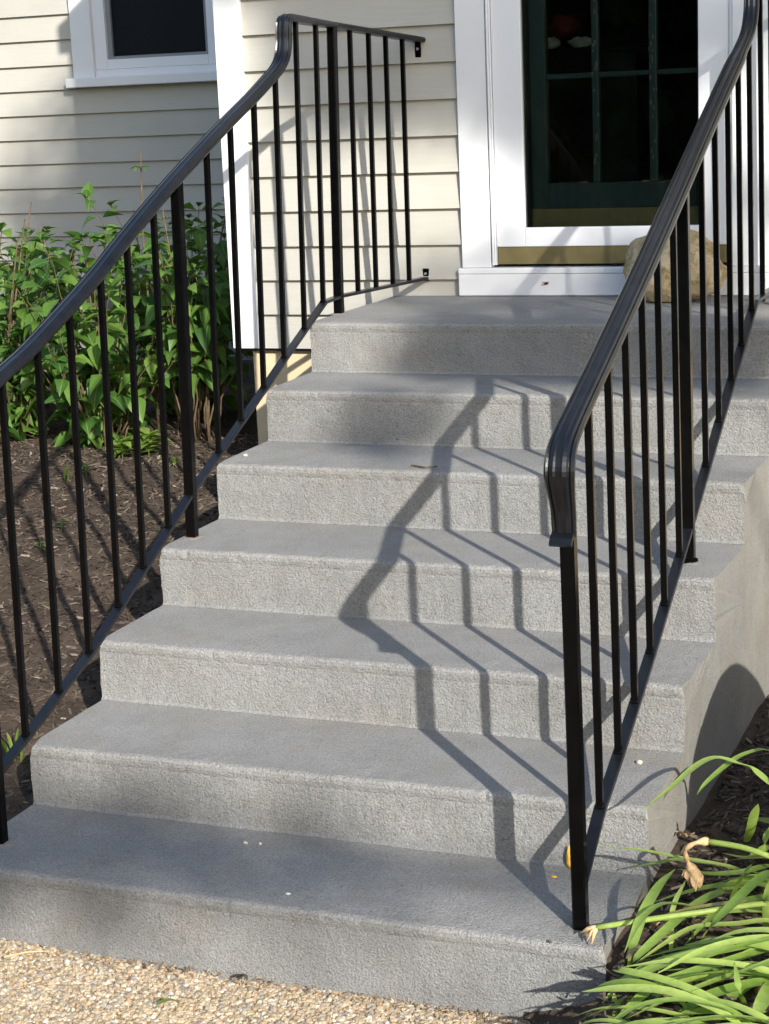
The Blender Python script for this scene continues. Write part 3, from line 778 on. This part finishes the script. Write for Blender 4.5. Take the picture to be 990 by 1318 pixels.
# ------------------------------------------------------------------ daffodils right of the steps
def Z(zx, zy): return (740 + zx / 3.96, 1050 + zy / 3.96)
def trace(pts, z0, z1, root=True):
    out = []; n = len(pts)
    for i, (a, b) in enumerate(pts):
        q = i / (n - 1); zz = z0 + (z1 - z0) * q + .02 * math.sin(q * math.pi)
        out.append(at(a, b, 2, zz))
    if root:
        d = (out[0] - out[1]); d.z = 0; d.normalize()
        r1 = out[0] + d * .07; r1.z = out[0].z - .035; r2 = out[0] + d * .10; r2.z = bed_right(r2.x, r2.y) - .01
        if r1.z > r2.z + .005: out = [r2, r1] + out
        else: out = [r2] + out
    return out
clA = thing('daffodil_clump', (1.72, .36, .14), 'daffodil clump with long arching leaves reaching over the second step', 'plant', 'daffodil clumps right of the steps')
clB = thing('daffodil_clump', (1.88, .10, .13), 'daffodil clump with a bent withered bloom beside the bottom step', 'plant', 'daffodil clumps right of the steps')
clC = thing('daffodil_clump', (1.80, -.25, .11), 'daffodil clump spilling wide flat leaves towards the gravel corner', 'plant', 'daffodil clumps right of the steps')
F = lambda *p: list(p)
strap(clA, trace(F((990, 1008), (968, 990), (950, 983), (922, 976), (897, 986), (864, 1014), (828, 1043)), .34, .40), .017, M['strap'])
strap(clA, trace(F((990, 967), (975, 966), (950, 975), (927, 992), (907, 1010), (897, 1023)), .36, .34), .013, M['strap'])
strap(clA, trace([Z(880, 285), Z(800, 262), Z(590, 225), Z(480, 205), Z(330, 175), Z(105, 155)], .20, .27), .014, M['strap'])
strap(clA, trace([Z(760, 260), Z(640, 240), Z(540, 225), Z(400, 245), Z(260, 270)], .19, .20), .014, M['strap'])
strap(clA, trace([Z(875, 135), Z(895, 80), Z(915, 0), Z(935, -60)], .17, .34, False), .017, M['strap'])
strap(clA, trace([Z(930, 222), Z(950, 180), Z(990, 80), Z(1010, 20)], .17, .30, False), .017, M['strap'])
strap(clA, trace([Z(990, 160), Z(940, 190), Z(870, 215), Z(750, 190)], .22, .2), .018, M['strap'])
strap(clA, trace([Z(990, 260), Z(860, 290), Z(700, 300), Z(520, 272)], .20, .21), .020, M['strap'])
# stem with the hooked withered bloom
st = trace([Z(1000, 208), Z(990, 205), Z(850, 160), Z(670, 130)], .27, .30)
m = MB(); m.tube(catmull(st, 4), .0058, 7); m.build('flower_stem', M['strap'], clB, True)
hk = [at(*Z(670, 130), 2, .30), at(*Z(610, 140), 2, .305), at(*Z(565, 175), 2, .29), at(*Z(572, 225), 2, .262), at(*Z(592, 265), 2, .245), at(*Z(615, 300), 2, .235), at(*Z(628, 345), 2, .222)]
m = MB(); P = catmull(hk, 4); m.tube(P, [.0045 + (.0012 * math.sin(i * 1.3)) + (.0075 * max(0, math.sin((i / (len(P) - 1) - .55) / .45 * math.pi))) for i in range(len(P))], 9)
for k in range(10):
    q = P[-1 - random.randrange(10)]; e = q + Vector((random.gauss(0, .012), random.gauss(0, .012), random.gauss(-.006, .010))); m.tube([q, (q + e) / 2 + Vector((0, 0, .003)), e], [.004, .003, .0012], 5)
wb = m.build('withered_bloom', M['straw'], clB, True)
for k in range(9):
    q = P[-5 - random.randrange(5)]; a = k * .7; d = Vector((math.cos(a), math.sin(a), 0))
    strap(wb, [q + d * .004, q + d * .013 + Vector((0, 0, -.012)), q + d * .010 + Vector((.003, -.004, -.030 - .008 * random.random()))], .013, M['straw'], 'petal', 3, random.uniform(-1.5, 1.5), .6)
# stem lying across the bottom step with a shrivelled tip
st = trace([Z(1000, 450), Z(820, 465), Z(650, 490), Z(400, 525), Z(110, 570)], .215, .192)
m = MB(); m.tube(catmull(st, 4), .0056, 7); m.build('flower_stem', M['strap'], clB, True)
m = MB(); e0 = st[-1]
for a, b, c in ((25, 600, .175), (40, 615, .168), (85, 655, .166), (60, 640, .168), (50, 590, .18)):
    e1 = at(*Z(a, b), 2, c); m.tube([e0, (e0 + e1) / 2 + Vector((0, 0, .004)), e1], [.0052, .004, .0012], 6)
m.build('withered_bloom', M['straw'], clB, True)
strap(clB, trace([Z(1000, 295), Z(900, 360), Z(800, 460), Z(700, 560), Z(640, 640)], .27, .17), .020, M['strap'])
strap(clB, trace([Z(1000, 540), Z(830, 555), Z(620, 570), Z(480, 640), Z(300, 760)], .20, .145), .017, M['strap'])
strap(clB, trace([Z(740, 395), Z(600, 470), Z(450, 600), Z(320, 720), Z(270, 780)], .20, .15), .020, M['strap'])
strap(clB, trace([Z(278, 775), Z(300, 650), Z(350, 500), Z(430, 360), Z(512, 272)], .13, .27, False), .019, M['strap'])
strap(clB, trace([Z(790, 450), Z(850, 320), Z(905, 245)], .17, .27, False), .012, M['strap'])
strap(clB, trace([Z(490, 700), Z(500, 480), Z(565, 330)], .13, .24, False), .009, M['strap'])
strap(clB, trace([Z(1000, 430), Z(860, 440), Z(700, 520), Z(560, 660)], .22, .15), .020, M['strap'])
strap(clB, trace([Z(1000, 370), Z(880, 350), Z(700, 365), Z(540, 400), Z(390, 445)], .19, .16), .018, M['strap'])
strap(clB, trace([Z(975, 600), Z(975, 450), Z(990, 330)], .14, .26, False), .012, M['strap'])
strap(clC, trace([Z(1000, 640), Z(850, 665), Z(600, 715), Z(420, 765), Z(250, 850), Z(140, 955)], .20, .11), .028, M['strap'], twist=.3)
strap(clC, trace([Z(1000, 685), Z(800, 740), Z(600, 800), Z(400, 880), Z(250, 1010), Z(200, 1070)], .18, .12), .022, M['strap'])
strap(clC, trace([Z(1000, 815), Z(750, 820), Z(560, 850), Z(380, 940), Z(240, 1050)], .17, .11), .018, M['strap'])
strap(clC, trace([Z(1000, 850), Z(750, 900), Z(600, 970), Z(470, 1070)], .17, .12), .026, M['strap'])
strap(clC, trace([Z(1010, 860), Z(945, 980), Z(905, 1080)], .17, .14), .024, M['strap'])
strap(clC, trace([Z(870, 1010), Z(700, 1000), Z(560, 1015), Z(440, 1075)], .15, .12), .022, M['strap'])
strap(clC, trace([Z(345, 905), Z(180, 980), Z(0, 1052)], .125, .06), .016, M['strap'])
strap(clC, trace([Z(880, 990), Z(840, 900), Z(815, 745)], .13, .22, False), .010, M['strap'])
strap(clC, trace([Z(210, 1075), Z(205, 980), Z(200, 900)], .06, .13, False), .010, M['strap'])
strap(clC, trace([Z(1000, 780), Z(880, 870), Z(740, 960), Z(640, 1000)], .15, .11), .022, M['strap'])
strap(clC, trace([Z(640, 860), Z(560, 930), Z(430, 950), Z(330, 1000)], .13, .10), .022, M['strap'])
rnd = random.Random(5)
for cl, n in ((clA, 10), (clB, 17), (clC, 17)):
    c = Vector(cl.location)
    for k in range(n):
        bx = c.x + rnd.gauss(.06, .09); by = c.y + rnd.gauss(0, .15)
        if bx < 1.62: bx = 1.62 + rnd.random() * .1
        bz = bed_right(bx, by) - .01; ang = rnd.gauss(math.pi + .40, .62); L = rnd.uniform(.32, .52); hh = rnd.uniform(.02, .10)
        d = Vector((math.cos(ang), math.sin(ang), 0)); pts = [Vector((bx, by, bz))]
        ye = by + math.sin(ang) * L
        L = min(L, (bx - (1.53 if ye > -.06 else 1.42) - .16 * rnd.random()) / max(.12, -math.cos(ang))) if math.cos(ang) < 0 else L * .6
        if L < .12: continue
        for q, zq in ((.2, .55), (.45, .95), (.75, .95), (1, rnd.uniform(.35, .8))):
            p = pts[0] + d * L * q; p.x = max(p.x, 1.515 + .02 * rnd.random()); p.z = bz + .01 + hh * zq + (0 if q < .5 else .0)
            if p.x < 1.50 and p.y > -.02: p.z = max(p.z, .19)
            pts.append(p)
        strap(cl, pts, rnd.uniform(.013, .023), M['dry_strap'] if k % 8 == 5 else M['strap'], twist=rnd.uniform(-.7, .7))
for k in range(15):
    bx = rnd.uniform(1.66, 1.86); by = rnd.uniform(-.46, -.16); ang = rnd.gauss(math.pi + .30, .35); L = rnd.uniform(.20, .34); bz = bed_right(bx, by) - .01; hh = rnd.uniform(.02, .08)
    d = Vector((math.cos(ang), math.sin(ang), 0)); pts = [Vector((bx, by, bz))]
    for q, zq in ((.2, .6), (.5, 1.0), (.78, .9), (1, rnd.uniform(.2, .7))):
        p = pts[0] + d * L * q; p.z = bz + .012 + hh * zq - .05 * max(0, 1.6 - p.x); pts.append(p)
    strap(clC, pts, rnd.uniform(.014, .023), M['strap'], twist=rnd.uniform(-.6, .6))
# dry brown leaf scraps in the bed
for (zx, zy, lab) in ((285, 880, 'curled tan dead leaf under the daffodils near the gravel corner'), (630, 870, 'small tan leaf scrap under the lowest daffodil leaves'), (375, 575, 'tan leaf scrap beside the bottom step'), (540, 120, 'dry brown leaf scrap behind the bent withered bloom')):
    p = at(*Z(zx, zy), 2, .14)
    m = MB(); pts = [p + Vector((-.02, -.006, 0)), p + Vector((-.005, .004, .012)), p + Vector((.012, .0, .006)), p + Vector((.022, .006, .014))]
    o = strap(None, pts, .022, M['straw'], 'dead_leaf', 3, 1.0, .5); tag(o, lab, 'dead leaf', 'dead leaves in the right bed')

# ------------------------------------------------------------------ small litter on the steps
def crumb(name, px, py, z, r, mat, label, cat, seed):
    p = at(px, py, 2, z); return blob(name, (p.x, p.y, z + r[2] * .7), r, mat, label, cat, .4, seed, 2)
crumb('pebble', 316, 1086, SZ[0], (.0065, .005, .004), M['crumb'], 'left cream pebble of the pair on the bottom tread', 'pebble', 1)
crumb('pebble', 335, 1087, SZ[0], (.004, .0035, .003), M['crumb'], 'right smaller pebble of the pair on the bottom tread', 'pebble', 2)
crumb('pebble', 823, 983, SZ[1], (.0065, .006, .005), M['crumb'], 'cream pebble on the second tread right of the railing', 'pebble', 3)
crumb('pebble', 316, 587, SZ[4], (.008, .006, .004), M['crumb'], 'white pebble at the left end of the fifth tread', 'pebble', 4)
crumb('pebble', 372, 568, SZ[4], (.006, .005, .004), M['straw'], 'tiny brownish crumb at the back of the fifth tread', 'crumb', 5)
crumb('pebble', 371, 1151, SZ[0], (.006, .004, .002), M['paper'], 'pale flake near the middle of the bottom tread edge', 'flake', 6)
crumb('fallen_petal', 713, 1129, SZ[0], (.007, .005, .002), M['petal'], 'yellow petal scrap lying on the bottom tread', 'petal', 7)
p = at(733, 1100, 1, SY[1] - .012)
o = blob('wilted_flower', (p.x, p.y, SZ[0] + .026), (.006, .004, .024), M['petal'], 'wilted yellow flower against the riser behind the newel post', 'flower', .5, 12, 2)
a, b, c = at(530, 599, 2, SZ[4] + .003), at(548, 602, 2, SZ[4] + .003), at(563, 600, 2, SZ[4] + .004)
m = MB(); m.tube([a, b, c], [.003, .0032, .002], 6); tag(m.build('twig', M['twig'], None), 'short dark twig lying on the fifth tread', 'twig')
for k, (px, py, z, lab) in enumerate(((224, 903, SZ[1], 'dark speck at the back of the second tread'), (708, 1213, SZ[0], 'dark crumb at the front of the bottom tread'))):
    crumb('soil_crumb', px, py, z, (.004, .003, .003), M['twig'], lab, 'crumb', 20 + k)
# straw and dead leaf on the gravel
a = at(5, 1232, 2, .012); b = at(62, 1224, 2, .016); m = MB(); m.tube([a, (a + b) / 2 + Vector((0, 0, .004)), b], [.002, .0022, .001], 5)
tag(m.build('straw_stalk', M['straw'], None), 'dry straw stalk on the gravel at the left edge', 'straw')
p = at(312, 1262, 2, .012); m = MB()
o = strap(None, [p + Vector((-.014, 0, .002)), p + Vector((0, .004, .008)), p + Vector((.012, -.004, .003))], .016, M['twig'], 'dead_leaf', 3, .8, .5); tag(o, 'dark curled dead leaf on the gravel below the bottom riser', 'dead leaf')
p = at(215, 1292, 2, .012)
o = strap(None, [p + Vector((-.018, -.01, 0)), p + Vector((0, .0, .006)), p + Vector((.018, .012, .003))], .016, M['sprout'], 'moss_scrap', 3, .3, .3); tag(o, 'olive green scrap lying on the pale gravel', 'moss')

# ------------------------------------------------------------------ trees behind the viewer (they shade the wall and mirror in the glass)
def tree(name, base, lobes, label, seed, n, leaf, group=None, trunk_r=.16):
    rnd = random.Random(seed); t = thing(name, base, label, 'tree', group)
    m = MB(); b = Vector(base); top = sum((Vector(l[0]) for l in lobes), Vector()) / len(lobes)
    fork = b.lerp(top, .55); fork.x = b.x + (top.x - b.x) * .35; fork.y = b.y + (top.y - b.y) * .35
    m.tube([b - Vector((0, 0, .1)), b.lerp(fork, .5) + Vector((.06, -.05, 0)), fork], [trunk_r, trunk_r * .8, trunk_r * .62], 9)
    for l in lobes:
        e = Vector(l[0]); m.tube([fork - Vector((0, 0, .15)), fork.lerp(e, .5) + Vector((rnd.gauss(0, .12), rnd.gauss(0, .12), .12)), e], [trunk_r * .38, trunk_r * .16, .008], 6)
    m.build('trunk', M['bark'], t, True)
    c = MB(); tot = sum(l[1] ** 2 * l[2] for l in lobes)
    for ctr, r, dens in lobes:
        k = int(n * r * r * dens / tot); ctr = Vector(ctr)
        for _ in range(k):
            d = Vector((rnd.gauss(0, 1), rnd.gauss(0, 1), rnd.gauss(0, .8))).normalized() * r * rnd.random() ** .45
            d *= 1 + .35 * fbm(d * 1.2 + ctr, .9)
            p = ctr + d; s = leaf * rnd.uniform(.6, 1.3)
            q = Matrix.Rotation(rnd.uniform(0, 6.28), 3, 'Z') @ Matrix.Rotation(rnd.gauss(0, .8), 3, 'X')
            c.add([p + q @ Vector(v) * s for v in ((0, -.5, 0), (.3, -.1, .06), (.22, .25, .02), (0, .55, -.06), (-.22, .25, .02), (-.3, -.1, .06))], [(0, 1, 2, 3), (0, 3, 4, 5)])
    c.build('crown', M['tree_leaf'], t); return t
def sunward(p, d): return Vector(p) + SUN_DIR * d
shade = [
    (sunward((.15, 2.8, 2.1), 15), .50, 1.3), (sunward((.55, 2.8, 1.95), 15), .30, 1.2), (sunward((.95, 2.8, 2.1), 15), .55, 1.3), (sunward((-.15, 2.8, 1.85), 15), .28, .6), (sunward((.75, 2.3, 1.25), 15), .30, .7),
    (sunward((.35, 1.7, .80), 15), .16, .6), (sunward((.5, 2.05, .99), 15), .18, 1.3), (sunward((.85, 2.05, .99), 15), .19, 1.3), (sunward((1.25, 2.05, 1.0), 15), .2, 1.3),
    (sunward((.05, .1, .17), 15), .22, .8), (sunward((.42, .13, .17), 15), .22, .7), (sunward((.78, .16, .16), 15), .18, .5), (sunward((-.4, 2.8, 2.7), 15), .6, 1.0), (sunward((1.5, 2.8, 2.7), 15), .7, 1.0),
    (sunward((1.2, 2.5, 1.3), 15), .28, .6)]
tree('shade_tree', (12.6, -4.6, -.12), shade, 'leafy tree across the drive that shades the house wall', 3, 9500, .10)
for k, (x, y, h, r) in enumerate(((-7.5, -13, 3.4, 2.6), (-3.4, -15, 4.2, 2.9), (1.0, -17, 4.0, 2.8), (-11.5, -9.5, 3.6, 2.6), (4.8, -19, 3.2, 2.5), (-5.3, -17, 4.4, 2.9))):
    rr = random.Random(k); lb = [((x + rr.uniform(-1.4, 1.4), y + rr.uniform(-1, 1), h * rr.uniform(.35, 1.15)), r * rr.uniform(.5, .75), 1) for _ in range(7)]
    tree('garden_tree', (x, y, -.12), lb, 'dark leafy tree beyond the gravel, number %s from the drive' % ('one', 'two', 'three', 'four', 'five', 'six')[k], 30 + k, 7000, .5, 'trees across the garden')

rr = random.Random(4)
hl = [((3.75 + rr.uniform(-.2, .2), .85 + .42 * k, rr.uniform(.5, 1.2)), rr.uniform(.42, .55), 1) for k in range(8)]  # hedge added out of view to cut the sky light on the stair side
tree('sky_block_hedge', (3.8, 2.2, .0), hl, 'unseen leafy hedge added right of the bed to block sky light', 77, 9000, .085, None, .05)
